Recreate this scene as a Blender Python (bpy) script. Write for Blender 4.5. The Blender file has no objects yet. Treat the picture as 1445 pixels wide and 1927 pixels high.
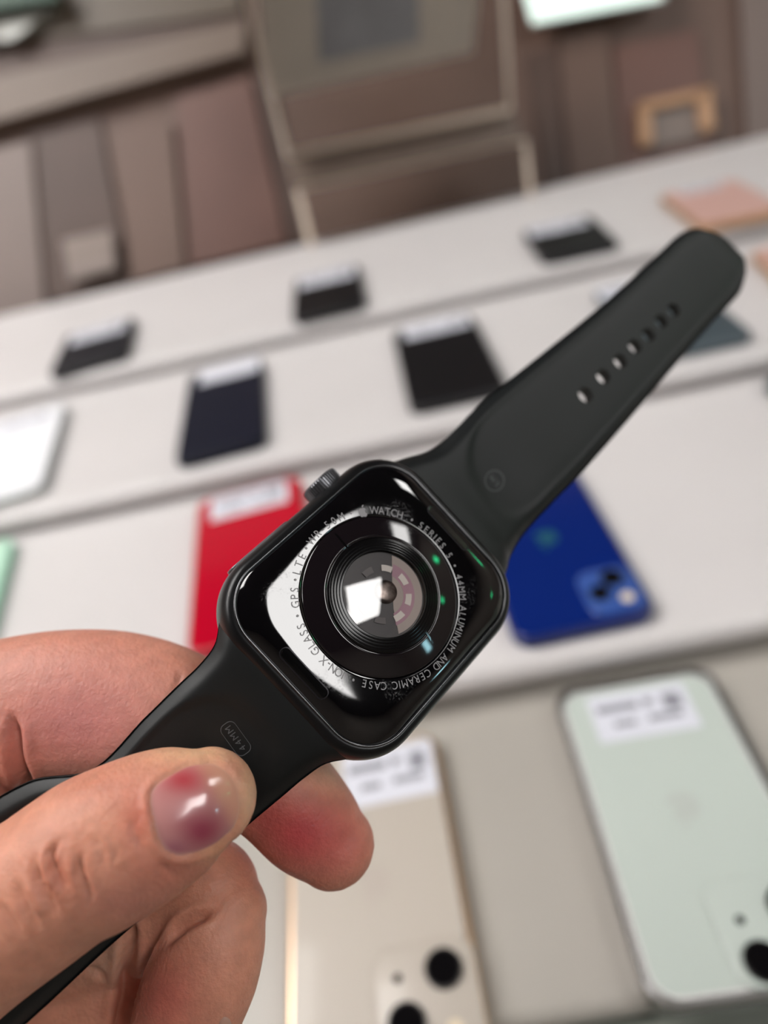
import bpy, bmesh, math
import numpy as np
from mathutils import Vector, Matrix
from mathutils.bvhtree import BVHTree
SC = bpy.context.scene
COL = SC.collection

# ------------------------------------------------------------------ camera
F = 1392.0; CX, CY = 722.5, 963.5                      # focal length and centre for a 1445 x 1927 frame
M = np.array([[0.9766457, -0.20507059, -0.06410321],
              [-0.06493723, -0.56613454, 0.82175108],
              [-0.20480803, -0.79839698, -0.56622958]])  # camera (right, down, forward) -> world
O = np.array([0.0, 0.0, 1.25])                         # eye 1.25 m above the shop floor
cam = bpy.data.cameras.new('camera'); camo = bpy.data.objects.new('camera', cam); COL.objects.link(camo)
mw = Matrix.Identity(4)
for i in range(3):
    mw[i][0] = M[i, 0]; mw[i][1] = -M[i, 1]; mw[i][2] = -M[i, 2]; mw[i][3] = O[i]
camo.matrix_world = mw
cam.sensor_fit = 'VERTICAL'; cam.sensor_height = 36.0; cam.lens = F / 1927 * 36.0
cam.clip_start = 0.01; cam.clip_end = 50
cam.dof.use_dof = True; cam.dof.focus_distance = 0.1125; cam.dof.aperture_fstop = 7.6; cam.dof.aperture_blades = 0
SC.camera = camo

# ------------------------------------------------------------------ light and exposure
W = bpy.data.worlds.new('world'); SC.world = W; W.use_nodes = True
W.node_tree.nodes['Background'].inputs[0].default_value = (0.8, 0.85, 0.9, 1)
W.node_tree.nodes['Background'].inputs[1].default_value = 0.05
SC.view_settings.view_transform = 'Standard'; SC.view_settings.look = 'None'
SC.view_settings.gamma = 1.0; SC.view_settings.exposure = -0.34; SC.view_settings.use_curve_mapping = False
PANEL_W = 16.0
CEIL = 2.75
# ceiling panels: x, y, size x, size y, turn in degrees; the last is an unseen added fill
PANELS = [(1.36, -0.98, .80, 0.98, 16), (2.12, 0.76, 0.62, 0.60, 20), (-1.1, 0.55, 1.1, 0.9, 0), (-2.0, -.1, .9, .9, 0)]

def ray(x, y): return M @ np.array([(x - CX) / F, (y - CY) / F, 1.0])
def P(x, y, z): return O + ray(x, y) * z               # point at pixel direction and metric depth
def hit(x, y, h):                                      # on the horizontal plane at world height h
    r = ray(x, y); return O + r * ((h - O[2]) / r[2])
def V3(c): return (c if isinstance(c, tuple) else tuple(c))

# ------------------------------------------------------------------ materials
def srgb(r, g, b):
    f = lambda c: (c / 255 / 12.92) if c / 255 <= .04045 else ((c / 255 + .055) / 1.055) ** 2.4
    return (f(r), f(g), f(b), 1.0)
MATS = {}
def mat(name, col, rough=0.5, metal=0.0, coat=0.0, spec=0.5, noise=0.0, nscale=60.0, bump=0.0, bscale=400.0, emit=0.0, sss=0.0, attr=None, coatr=0.03, ecol=None):
    if name in MATS: return MATS[name]
    m = bpy.data.materials.new(name); m.use_nodes = True; nt = m.node_tree; b = nt.nodes['Principled BSDF']
    b.inputs['Base Color'].default_value = col; b.inputs['Roughness'].default_value = rough
    b.inputs['Metallic'].default_value = metal; b.inputs['Coat Weight'].default_value = coat
    b.inputs['Coat Roughness'].default_value = coatr; b.inputs['Specular IOR Level'].default_value = spec
    tc = nt.nodes.new('ShaderNodeTexCoord')
    src = None
    if attr:
        a = nt.nodes.new('ShaderNodeAttribute'); a.attribute_name = attr; src = a.outputs['Color']
    if noise > 0:
        n = nt.nodes.new('ShaderNodeTexNoise'); n.inputs['Scale'].default_value = nscale; n.inputs['Detail'].default_value = 5
        nt.links.new(tc.outputs['Object'], n.inputs['Vector'])
        mr = nt.nodes.new('ShaderNodeMapRange'); mr.inputs['From Min'].default_value = .3; mr.inputs['From Max'].default_value = .7
        mr.inputs['To Min'].default_value = 1 - noise; mr.inputs['To Max'].default_value = 1 + noise
        nt.links.new(n.outputs['Fac'], mr.inputs['Value'])
        mx = nt.nodes.new('ShaderNodeVectorMath'); mx.operation = 'SCALE'
        if src: nt.links.new(src, mx.inputs[0])
        else: mx.inputs[0].default_value = col[:3]
        nt.links.new(mr.outputs[0], mx.inputs['Scale']); src = mx.outputs[0]
    if src: nt.links.new(src, b.inputs['Base Color'])
    if bump > 0:
        n2 = nt.nodes.new('ShaderNodeTexNoise'); n2.inputs['Scale'].default_value = bscale; n2.inputs['Detail'].default_value = 6
        nt.links.new(tc.outputs['Object'], n2.inputs['Vector'])
        bp = nt.nodes.new('ShaderNodeBump'); bp.inputs['Strength'].default_value = 1.0; bp.inputs['Distance'].default_value = bump
        nt.links.new(n2.outputs['Fac'], bp.inputs['Height']); nt.links.new(bp.outputs[0], b.inputs['Normal'])
    if emit > 0:
        b.inputs['Emission Color'].default_value = ecol or col; b.inputs['Emission Strength'].default_value = emit
    if sss > 0:
        b.inputs['Subsurface Weight'].default_value = sss; b.inputs['Subsurface Radius'].default_value = (1.0, .35, .2)
        b.inputs['Subsurface Scale'].default_value = 0.0014
    MATS[name] = m; return m
def clear(name, refl=1.0, tint=(1, 1, 1, 1), ior=1.49, rough=0.02):
    if name in MATS: return MATS[name]
    m = bpy.data.materials.new(name); m.use_nodes = True; nt = m.node_tree; nt.nodes.clear()
    o = nt.nodes.new('ShaderNodeOutputMaterial'); mx = nt.nodes.new('ShaderNodeMixShader'); t = nt.nodes.new('ShaderNodeBsdfTransparent')
    g = nt.nodes.new('ShaderNodeBsdfGlossy'); fr = nt.nodes.new('ShaderNodeFresnel')
    fr.inputs['IOR'].default_value = ior; g.inputs['Roughness'].default_value = rough; t.inputs[0].default_value = tint
    mu = nt.nodes.new('ShaderNodeMath'); mu.operation = 'MULTIPLY'; mu.inputs[1].default_value = refl
    nt.links.new(fr.outputs[0], mu.inputs[0]); nt.links.new(mu.outputs[0], mx.inputs[0])
    nt.links.new(t.outputs[0], mx.inputs[1]); nt.links.new(g.outputs[0], mx.inputs[2]); nt.links.new(mx.outputs[0], o.inputs[0])
    MATS[name] = m; return m

# ------------------------------------------------------------------ object helpers
def mesh(name, verts, faces, material, parent=None, smooth=False, loc=None):
    """one mesh object from world-space points; origin at the parent's base or at its own centre"""
    v = np.asarray(verts, float)
    if parent is not None: base = np.array(parent['_b'])
    else: base = np.array(loc) if loc is not None else np.array([v[:, 0].mean(), v[:, 1].mean(), v[:, 2].min()])
    me = bpy.data.meshes.new(name); me.from_pydata((v - base).tolist(), [], [tuple(f) for f in faces]); me.update()
    if material: me.materials.append(material)
    if smooth: me.polygons.foreach_set('use_smooth', [True] * len(me.polygons))
    o = bpy.data.objects.new(name, me); COL.objects.link(o)
    if parent is not None:
        o.parent = parent; o['_b'] = parent['_b']
    else:
        o.location = base; o['_b'] = base.tolist()
    return o
def tag(o, label=None, cat=None, group=None, kind=None):
    if label: o['label'] = label
    if cat: o['category'] = cat
    if group: o['group'] = group
    if kind: o['kind'] = kind
    return o
def empty(name, loc, label, cat, group=None, kind=None):
    o = bpy.data.objects.new(name, None); COL.objects.link(o); o.location = loc; o.empty_display_size = .02
    o['_b'] = list(map(float, loc)); return tag(o, label, cat, group, kind)
def fixn(o):
    bm = bmesh.new(); bm.from_mesh(o.data); bmesh.ops.recalc_face_normals(bm, faces=bm.faces); bm.to_mesh(o.data); bm.free(); return o
def frame_pts(org, ax, pts):                           # local (x, y, z) in the frame ax (rows) at org
    return np.asarray(org) + np.asarray(pts, float) @ np.asarray(ax)
I3 = np.eye(3)
def loft(name, loops, material, parent=None, cap0=True, cap1=True, smooth=True, closed=False):
    n = len(loops[0]); v = np.concatenate(loops); fs = []
    k = len(loops)
    for i in range(k - 1 + (1 if closed else 0)):
        a = i * n; b = ((i + 1) % k) * n
        for j in range(n): fs.append((a + j, a + (j + 1) % n, b + (j + 1) % n, b + j))
    if cap0: fs.append(tuple(range(n))[::-1])
    if cap1: fs.append(tuple(range((k - 1) * n, k * n)))
    return fixn(mesh(name, v, fs, material, parent, smooth))
def rr2(a, b, r, seg=8):                               # rounded rectangle loop
    pts = []
    for sx, sy, a0 in ((1, 1, 0), (-1, 1, 90), (-1, -1, 180), (1, -1, 270)):
        for t in range(seg + 1):
            th = math.radians(a0 + 90 * t / seg); pts.append(((a - r) * sx + r * math.cos(th), (b - r) * sy + r * math.sin(th)))
    return np.array(pts)
def slab(name, org, ax, a, b, r, z0, z1, material, parent=None, bev=0.0, seg=8, smooth=True):
    """rounded slab, half sizes a, b, corner radius r, from z0 to z1 along ax[2]"""
    def L(ins, z):
        q = rr2(a - ins, b - ins, max(r - ins, 1e-4), seg); return frame_pts(org, ax, np.c_[q, np.full(len(q), z)])
    if bev > 0:
        lo = []
        for t in (0, 30, 60, 90): lo.append(L(bev * (1 - math.sin(math.radians(t))), z0 + bev * (1 - math.cos(math.radians(t)))))
        for t in (90, 60, 30, 0): lo.append(L(bev * (1 - math.sin(math.radians(t))), z1 - bev * (1 - math.cos(math.radians(t)))))
    else: lo = [L(0, z0), L(0, z1)]
    o = loft(name, lo, material, parent, smooth=smooth)
    if smooth: edge_sharp(o, 50)
    return o
def edge_sharp(o, deg):
    try: o.data.set_sharp_from_angle(angle=math.radians(deg))
    except Exception: pass
def box(name, x0, x1, y0, y1, z0, z1, material, parent=None, bev=0.0):
    c = ((x0 + x1) / 2, (y0 + y1) / 2, 0)
    v = [(x, y, z) for x in (x0, x1) for y in (y0, y1) for z in (z0, z1)]
    f = [(0, 1, 3, 2), (4, 6, 7, 5), (0, 4, 5, 1), (2, 3, 7, 6), (0, 2, 6, 4), (1, 5, 7, 3)]
    o = mesh(name, v, f, material, parent)
    if bev > 0:
        bm = bmesh.new(); bm.from_mesh(o.data)
        bmesh.ops.bevel(bm, geom=bm.edges[:], offset=bev, segments=3, affect='EDGES', profile=.5); bm.to_mesh(o.data); bm.free()
    return fixn(o)
def hexa(name, quad, nrm, t, material, parent=None, bev=0.0):
    """prism: four corner points, thickness t along nrm"""
    q = np.array(quad); n = np.array(nrm); v = np.concatenate([q, q + n * t])
    f = [(0, 1, 2, 3), (4, 7, 6, 5), (0, 4, 5, 1), (1, 5, 6, 2), (2, 6, 7, 3), (3, 7, 4, 0)]
    o = mesh(name, v, f, material, parent)
    if bev > 0:
        bm = bmesh.new(); bm.from_mesh(o.data)
        bmesh.ops.bevel(bm, geom=bm.edges[:], offset=bev, segments=3, affect='EDGES', profile=.5); bm.to_mesh(o.data); bm.free()
    return fixn(o)

# ------------------------------------------------------------------ room
m_floor = mat('floor_tile', srgb(120, 112, 104), .5, noise=.1, nscale=3)
m_wall = mat('wall_paint', srgb(150, 140, 132), .8, noise=.03, nscale=5)
m_ceil = mat('ceiling_paint', srgb(70, 66, 64), .9, noise=.03, nscale=5)
RX0, RX1, RY0, RY1 = -2.8, 2.9, -2.4, 3.4
tag(box('floor', RX0 - .1, RX1 + .1, RY0 - .1, RY1 + .1, -.1, 0, m_floor), kind='structure')
tag(box('ceiling', RX0 - .1, RX1 + .1, RY0 - .1, RY1 + .1, CEIL, CEIL + .1, m_ceil), kind='structure')
tag(box('wall_left', RX0 - .1, RX0, RY0, RY1, 0, CEIL, m_wall), kind='structure')
tag(box('wall_right', RX1, RX1 + .1, RY0, RY1, 0, CEIL, m_wall), kind='structure')
tag(box('wall_back', RX0 - .1, RX1 + .1, RY1, RY1 + .1, 0, CEIL, m_wall), kind='structure')
tag(box('wall_front', RX0 - .1, RX1 + .1, RY0 - .1, RY0, 0, CEIL, m_wall), kind='structure')
m_diff = mat('light_diffuser', srgb(255, 250, 244), .6, emit=PANEL_W, ecol=(1.0, .98, .965, 1))
m_frame = mat('light_frame', srgb(215, 215, 212), .5)
where = ['above and to the right behind the camera', 'above the right end of the display', 'above the left end of the display', 'added as unseen fill near the left wall']
for k, (x, y, a, b, tz) in enumerate(PANELS):
    ca_, sa_ = math.cos(math.radians(tz)), math.sin(math.radians(tz)); pax = np.array([[ca_, sa_, 0], [-sa_, ca_, 0], [0, 0, 1]])
    t = empty('ceiling_light', (x, y, CEIL), 'square white lit ceiling panel ' + where[k], 'light', 'lit ceiling panels')
    slab('light_frame', (x, y, CEIL), pax, a / 2 + .03, b / 2 + .03, .01, -.03, 0, m_frame, t, smooth=False)
    slab('diffuser', (x, y, CEIL), pax, a / 2, b / 2, .005, -.034, -.0301, m_diff, t, smooth=False)
m_green = mat('green_lamp', srgb(40, 255, 150), .4, emit=14.0, ecol=(.05, 1.0, .38, 1))
m_cyan = mat('cyan_lamp', srgb(120, 220, 255), .4, emit=16.0, ecol=(.5, .9, 1.0, 1))
m_black = mat('black_plastic', srgb(18, 18, 19), .4, noise=.1)
def wall_lamp(y, z, hy, hz, m, label):
    t = empty('wall_lamp', (RX1, y, z), label, 'lamp')
    ax = np.array([[0, 1, 0], [0, 0, 1], [-1, 0, 0]])
    slab('lamp_housing', (RX1, y, z), ax, hy + .02, hz + .02, .02, 0, .03, m_black, t)
    slab('lamp_face', (RX1, y, z), ax, hy, hz, .015, .03, .034, m, t)
wall_lamp(.70, 2.08, .07, .07, m_green, 'green lit wall lamp, upper of the two on the right wall')
wall_lamp(-.16, 1.66, .055, .055, m_green, 'green lit wall lamp, lower of the two on the right wall')
wall_lamp(-1.40, 1.42, .10, .16, m_cyan, 'pale cyan lit lamp near the back of the right wall')

# ------------------------------------------------------------------ stepped display
HA, HB, HC, HD = O[2] - .292, O[2] - .270, O[2] - .252, O[2] - .236
m_tier = mat('white_laminate', srgb(203, 199, 198), .42, noise=.03, nscale=9, bump=.00002, bscale=900)
m_counter = mat('grey_green_counter', srgb(112, 116, 108), .5, noise=.08, nscale=12)
ct = empty('counter', (0, .5, 0), 'dark grey-green counter under the white stepped display', 'counter')
slab('worktop', (0, .475, 0), I3, 1.05, .48, .02, HA - .045, HA - .0125, m_counter, ct, bev=.004)
box('cabinet_body', -1.0, 1.0, .03, .94, 0, HA - .045, mat('counter_body', srgb(92, 94, 88), .5, noise=.05), ct)
dp = empty('stepped_display', (0, .5, HA - .0125), 'white stepped display shelf with four tiers carrying rows of phones', 'display')
m_tier_shaded = mat('shaded_white_laminate', srgb(163, 158, 150), .35, noise=.04, nscale=9)  # lowest tier: shade of the person in front put into its colour
def tier(yf, top, th, gap, x0=-.95, x1=.95, m_tier=m_tier):
    """a shelf board with rounded front lip and a set-back riser under it"""
    r = th / 2
    prof = []
    yb = .955
    for t in np.linspace(-90, 90, 13): prof.append((yf + r - r * math.cos(math.radians(t)), top - r + r * math.sin(math.radians(t))))
    prof += [(yb, top), (yb, top - th)]
    loops = [np.array([(x, y, z) for y, z in prof]) for x in (x0, x1)]
    o = loft('shelf_tier', loops, m_tier, dp, smooth=False)
    if gap > 0: box('tier_riser', x0 + .01, x1 - .01, yf + .009, yb - .01, top - th - gap, top - th, m_tier, dp)
tier(.105, HA, .012, 0, m_tier=m_tier_shaded)
tier(.242, HB, .0165, .0055)
tier(.458, HC, .0145, .0035)
tier(.668, HD, .0135, .0025)

# ------------------------------------------------------------------ brown sloping rack behind the display
TL = math.radians(30)
RV = np.array([0, math.sin(TL), math.cos(TL)]); RN = np.array([0, -math.cos(TL), math.sin(TL)]); RU = np.array([1., 0, 0])
RO = np.array([0, 1.05, O[2] - .25])
def rk(x, y, off=0.0):                                 # pixel direction onto the rack's face
    r = ray(x, y); o = RO + RN * off; return O + r * (((o - O) @ RN) / (r @ RN))
m_rack = mat('brown_wood', srgb(98, 75, 64), .55, noise=.12, nscale=4)
m_rackd = mat('dark_brown_wood', srgb(74, 54, 45), .55, noise=.12, nscale=5)
m_rackr = mat('reddish_wood', srgb(98, 66, 56), .5, noise=.1, nscale=5)
m_ledge = mat('taupe_ledge', srgb(106, 90, 78), .5, noise=.06, nscale=6)
m_pale = mat('pale_taupe_board', srgb(110, 94, 87), .5, noise=.05, nscale=6)
m_olive = mat('olive_brown_board', srgb(86, 73, 59), .5, noise=.08, nscale=6)
rack = empty('sloping_rack', (0, 1.15, 0), 'brown wooden sloping rack with boards and a ledge behind the white display', 'rack')
q = [RO + RU * a + RV * b for a, b in ((-1.5, -.12), (1.5, -.12), (1.5, 1.0), (-1.5, 1.0))]
hexa('back_board', q, -RN, .03, m_rack, rack)
for sx in (-1.3, 1.3):
    b0 = RO + RU * sx + RV * .0
    box('rack_leg', sx - .03, sx + .03, 1.09, 1.14, 0, b0[2] + .05, m_rackd, rack)
    box('rack_leg', sx - .03, sx + .03, 1.50, 1.56, 0, 1.80, m_rackd, rack)
def board(name, quad, m, t=.01, off=0.0, label=None, bev=.002):
    o = hexa(name, [rk(x, y, off) for x, y in quad], RN, t, m, rack, bev=bev)
    if label: o['label'] = label
    return o
board('ledge', [(-60, 268), (470, 120), (470, 62), (-60, 180)], m_ledge, .03, label='taupe ledge board')
board('board', [(-60, 100), (455, 30), (450, -60), (-60, -60)], m_olive, .008, label='olive brown board')
board('board', [(-60, 182), (470, 60), (465, 28), (-60, 98)], m_rackd, .004, label='dark brown board')
board('board', [(-60, 640), (95, 600), (66, 270), (-60, 300)], m_pale, .012, label='pale taupe board')
board('board', [(95, 570), (250, 535), (190, 220), (55, 255)], m_rackd, .006, label='dark brown board')
board('board', [(255, 535), (355, 510), (330, 240), (220, 262)], m_rack, .014)
board('board', [(362, 508), (545, 462), (475, 150), (335, 190)], m_rackr, .012, label='reddish brown board')
board('board', [(545, 462), (578, 455), (510, 130), (480, 135)], m_rackd, .006, label='dark brown board')
board('board', [(1040, 420), (1120, 400), (1050, 90), (985, 105)], m_rackd, .006, label='dark brown board')
board('board', [(1072, 380), (1170, 355), (1140, 60), (1050, 80)], m_rack, .012)
board('board', [(1170, 350), (1345, 310), (1310, 60), (1150, 90)], m_rackr, .008, label='reddish brown board')
board('board', [(1400, 285), (1500, 265), (1470, -40), (1385, -30)], m_pale, .012, label='pale taupe board')
m_glow = mat('lit_screen', srgb(225, 245, 236), .3, emit=.75, ecol=(.80, .95, .88, 1))
# small things standing on the rack
def rack_thing(name, quad, t, off, m, label, cat):
    ps = [rk(x, y, off) for x, y in quad]; c = np.mean(ps, 0)
    th = empty(name, c, label, cat); hexa(name + '_body', ps, RN, t, m, th, bev=.002); return th
t = rack_thing('tablet', [(1000, 52), (1250, 5), (1235, -90), (968, -60)], .010, .03, mat('white_plastic', srgb(225, 230, 226), .4), 'pale green-white lit tablet screen at the top edge, right of the acrylic stand', 'tablet')
hexa('screen', [rk(x, y, .0402) for x, y in [(1002, 45), (1242, 0), (1230, -84), (974, -54)]], RN, .001, m_glow, t)
t = rack_thing('price_card', [(132, 532), (222, 508), (210, 432), (118, 452)], .004, .018, mat('pale_card', srgb(134, 120, 112), .6), 'small blank pale card low on the rack, left side', 'card')
hexa('card_strip', [rk(x, y, .0221) for x, y in [(130, 520), (218, 498), (216, 484), (127, 506)]], RN, .001, mat('card_line', srgb(140, 126, 120), .6), t)
t = empty('phone_case', rk(1265, 240, .01), 'orange-gold open phone case frame hung on the rack, upper right', 'phone case')
m_or = mat('amber_plastic', srgb(176, 132, 92), .4)
for qd in ([(1196, 200), (1336, 170), (1332, 188), (1202, 218)], [(1196, 200), (1220, 200), (1224, 275), (1200, 283)], [(1305, 180), (1332, 176), (1340, 248), (1314, 256)]):
    hexa('case_edge', [rk(x, y, .009) for x, y in qd], RN, .012, m_or, t, bev=.001)
hexa('case_back', [rk(x, y, .009) for x, y in [(1218, 205), (1310, 186), (1318, 262), (1222, 282)]], RN, .004, mat('grey_brown_insert', srgb(122, 108, 100), .5), t)
t = rack_thing('green_box', [(-60, 38), (112, 10), (108, -50), (-60, -50)], .03, .01, mat('green_card', srgb(18, 66, 38), .5), 'dark green box at the top left corner of the rack', 'box')
hexa('lid', [rk(x, y, .0401) for x, y in [(-60, 26), (108, -2), (106, -48), (-60, -48)]], RN, .002, mat('green_card_lid', srgb(16, 60, 34), .5), t)
t = rack_thing('silver_pack', [(-40, 98), (40, 80), (118, 22), (-40, 44)], .015, .009, mat('silver_foil', srgb(120, 118, 110), .4, noise=.2, nscale=40), 'crumpled pale silver pack under the green box, top left', 'pack')
hexa('pack_seal', [rk(x, y, .0245) for x, y in [(0, 80), (30, 72), (60, 48), (10, 56)]], RN, .002, mat('silver_light', srgb(150, 150, 143), .3), t)

# acrylic holder: leaning clear sheets with bright edges, on the back of the top tier
m_acr = clear('clear_acrylic', 1.0, (.98, .98, .975, 1))
m_edge = mat('frosted_acrylic_edge', srgb(214, 198, 182), .25)
HL = math.radians(20); HV = np.array([0, math.sin(HL), math.cos(HL)]); HN = np.array([0, -math.cos(HL), math.sin(HL)])
HO = np.array([0, .936, HD])
def hk(x, y, off=0.0):
    r = ray(x, y); o = HO + HN * off; return O + r * (((o - O) @ HN) / (r @ HN))
ah = empty('acrylic_stand', (.05, .93, HD), 'clear acrylic leaflet stand with bright edges at the back of the top tier', 'stand')
def hq(name, quad, off, t, m, bev=0.0, label=None):
    o = hexa(name, [hk(x, y, off) for x, y in quad], HN, t, m, ah, bev=bev)
    if label: o['label'] = label
    return o
hq('lower_sheet', [(590, 462), (1000, 372), (988, 262), (556, 352)], .0, .003, m_acr)
hq('upper_sheet', [(545, 300), (962, 208), (944, -60), (440, -60)], .035, .003, m_acr)
def rod(quad, off, t=.004, m=None): return hq('bright_edge', quad, off, t, m or m_edge, .0006)
rod([(540, 300), (962, 211), (962, 199), (540, 286)], .034)
rod([(556, 362), (988, 268), (987, 259), (556, 352)], .004, .003)
rod([(540, 300), (551, 300), (456, -60), (443, -60)], .034)
rod([(954, 211), (963, 208), (948, -60), (938, -60)], .034)
rod([(580, 465), (592, 462), (552, 300), (542, 302)], .004, .003)
rod([(994, 375), (1003, 372), (992, 262), (983, 265)], .004, .003)
hq('ledge_strip', [(553, 352), (985, 262), (965, 215), (545, 302)], .012, .006, mat('smoky_acrylic', srgb(118, 104, 94), .25, coat=.3), label='smoky ledge strip')
hq('paper_insert', [(507, 186), (890, 100), (905, -60), (480, -60)], .031, .0006, mat('grey_paper', srgb(214, 202, 188), .6, noise=.08, nscale=14))
hq('printed_picture', [(600, 118), (790, 78), (785, -60), (592, -60)], .0319, .0002, mat('printed_blue_grey', srgb(168, 166, 168), .6, noise=.15, nscale=20))

# ------------------------------------------------------------------ phones on the tiers
m_label = None
def label_mat():
    """white sticker with blurred rows of grey print, procedural"""
    m = bpy.data.materials.new('price_sticker'); m.use_nodes = True; nt = m.node_tree; b = nt.nodes['Principled BSDF']
    b.inputs['Roughness'].default_value = .55; b.inputs['Base Color'].default_value = srgb(208, 209, 218); return m
m_label = label_mat(); m_print = mat('grey_print', srgb(134, 134, 142), .6)
m_lens = mat('camera_glass', srgb(10, 9, 11), .06, coat=1.0); m_lring = mat('camera_ring', srgb(60, 58, 58), .3, metal=.8)
m_logo = {}
def apple_pts(s):                                      # outline of the bitten-apple emblem, height about 1
    body = [(0, .30), (.10, .34), (.22, .33), (.33, .26), (.39, .17), (.30, .11), (.25, 0), (.27, -.13), (.36, -.22), (.42, -.25), (.36, -.38),
            (.26, -.50), (.16, -.53), (.06, -.49), (-.02, -.48), (-.12, -.51), (-.22, -.52), (-.33, -.42), (-.41, -.25), (-.44, -.05), (-.41, .14), (-.31, .27), (-.18, .33), (-.07, .32)]
    leaf = [(0, .36), (.02, .48), (.10, .58), (.21, .62), (.20, .50), (.12, .40)]
    return np.array(body) * s, np.array(leaf) * s
def phone(key, tierh, NL, axdeg, Wd, Ln, bodycol, backcol, labelpos, label, group, cams=None, case=False, screen=False, logo=False, rim=None, th=.0078, sticker=(.86, .22), name='smartphone', cornr=.010, prints=True):
    """NL = near-left corner on the tier (x, y); the long side runs away from the camera turned by axdeg"""
    a = math.radians(axdeg); U = np.array([math.cos(a), math.sin(a), 0]); Vv = np.array([-math.sin(a), math.cos(a), 0]); ax = np.array([U, Vv, [0, 0, 1]])
    c = np.array([NL[0], NL[1], tierh + .0002]) + U * Wd / 2 + Vv * Ln / 2
    t = empty(name, c, label, 'phone', group)
    slab('phone_body', c, ax, Wd / 2, Ln / 2, cornr, 0, th, bodycol, t, bev=.0016)
    slab('phone_screen' if screen else 'back_glass', c, ax, Wd / 2 - .0022, Ln / 2 - .0022, cornr - .002, th - .0004, th + .0003, backcol, t)
    if case:
        lo = []
        for ins, z in ((-.0018, 0), (-.0022, .004), (-.0020, th + .0012), (-.0004, th + .0018), (.0006, th + .0012), (.0004, th + .0004)):
            qd = rr2(Wd / 2 - ins, Ln / 2 - ins, cornr, 8); lo.append(frame_pts(c, ax, np.c_[qd, np.full(len(qd), z)]))
        loft('clear_case', lo, clear('clear_case', 2.2, (.98, .98, .98, 1), rough=.2), t, cap0=False, cap1=False)
    if labelpos is not None:
        lx, ly, lw, lh = labelpos                      # centre and half sizes in the phone's own axes
        lc = c + U * lx + Vv * ly
        st = slab('price_sticker', lc, ax, lw, lh, .001, th + .0003, th + .0006, m_label, t, smooth=False)
        if prints:
            z0 = th + .0006
            for (px_, py_, pw, ph) in ((-.45, .38, .42, .16), (.18, .42, .10, .16), (.66, .30, .18, .34), (-.40, -.34, .22, .12), (.42, -.30, .34, .12)):
                slab('printed_mark', lc + U * px_ * lw + Vv * py_ * lh, ax, pw * lw, ph * lh, .0003, z0, z0 + .0001, m_print, st, smooth=False)
    if logo:
        body, leaf = apple_pts(.014)
        for pts in (body, leaf):
            v = frame_pts(c + np.array([0, 0, 0]), ax, np.c_[-pts[:, 0], -pts[:, 1], np.full(len(pts), th + .00032)])
            v2 = v + np.array([0, 0, .00012]); n = len(v)
            mesh('fruit_emblem', np.concatenate([v, v2]), [tuple(range(n, 2 * n))] + [(i, (i + 1) % n, n + (i + 1) % n, n + i) for i in range(n)], logo, t)
    if cams:
        (bx, by, bw, bh), lenses, bm_ = cams
        bc = c + U * bx + Vv * by
        bump = slab('camera_bump', bc, ax, bw, bh, .007, th, th + .0016, bm_, t, bev=.0008)
        for (x, y, r, kind) in lenses:
            q0 = bc + U * x + Vv * y
            if kind == 'lens':
                slab('camera_lens', q0, ax, r, r, r * .999, th + .0014, th + .0030, m_lring, bump, seg=8)
                slab('lens_glass', q0, ax, r * .88, r * .88, r * .879, th + .0030, th + .0032, m_lens, bump, seg=8)
            elif kind == 'flash': slab('flash', q0, ax, r, r, r * .999, th + .0014, th + .0019, mat('flash_glass', srgb(220, 205, 180), .2), bump, seg=6)
            else: slab('microphone_hole', q0, ax, r, r, r * .999, th + .0014, th + .0018, m_lens, bump, seg=6)
    return t
m_white_b = mat('pale_mint_glass', srgb(184, 193, 186), .35, coat=.3)
m_steel = mat('steel_band', srgb(216, 214, 212), .3)
m_gold = mat('gold_band', srgb(232, 196, 160), .3, metal=.9)
m_goldb = mat('champagne_glass', srgb(178, 169, 158), .4, coat=.2)
m_red = mat('red_aluminium', srgb(176, 6, 34), .35); m_redb = mat('red_glass', srgb(178, 4, 36), .18, coat=.4)
m_blue = mat('blue_aluminium', srgb(12, 32, 98), .35); m_blueb = mat('blue_glass', srgb(12, 34, 104), .16, coat=.5)
m_navy = mat('navy_glass', srgb(8, 14, 32), .45, spec=.3); m_blk = mat('black_glass', srgb(13, 13, 16), .45, spec=.3); m_blkb = mat('graphite_band', srgb(24, 24, 27), .45)
m_wht = mat('white_glass', srgb(238, 240, 244), .25, coat=.3); m_whtb = mat('silver_band', srgb(170, 172, 170), .35, metal=.5)
m_mint = mat('mint_glass', srgb(190, 226, 204), .3); m_rose = mat('rose_glass', srgb(200, 162, 152), .35); m_roseb = mat('rose_band', srgb(190, 150, 112), .35, metal=.5)
m_slate = mat('slate_glass', srgb(66, 78, 84), .3)
def pro_cams(m): return ((-.0, .0, .019, .0195), [(-.0085, .0085, .0015, 'mic'), (-.0070, -.0055, .0068, 'lens'), (.0085, .0035, .0068, 'lens'), (.0085, -.0120, .0030, 'flash')], m)
GA, GB, GC, GD = 'phones on the lowest tier', 'phones on the second tier', 'phones on the third tier', 'phones on the top tier'
def pc(x, y, hw=.019, hh=.0195):
    d = pro_cams(None)[1]; return ((x, y, hw, hh), d)
cw = ((.0122, -.0473, .0185, .0183), [(-.0098, .0031, .0016, 'mic'), (-.0080, -.0108, .0066, 'lens'), (.0075, .0055, .0066, 'lens'), (.0085, -.0115, .0030, 'flash')], m_white_b)
phone('white', HA, (.0375, .101), -1.0, .0690, .1320 + .0, m_steel, m_white_b, (-.0005, .048, .0220, .0125), 'pale mint phone in a clear case, lying back up, lower right', GA, cams=cw, case=True, logo=mat('pale_emblem', srgb(178, 184, 178), .3))
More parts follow.
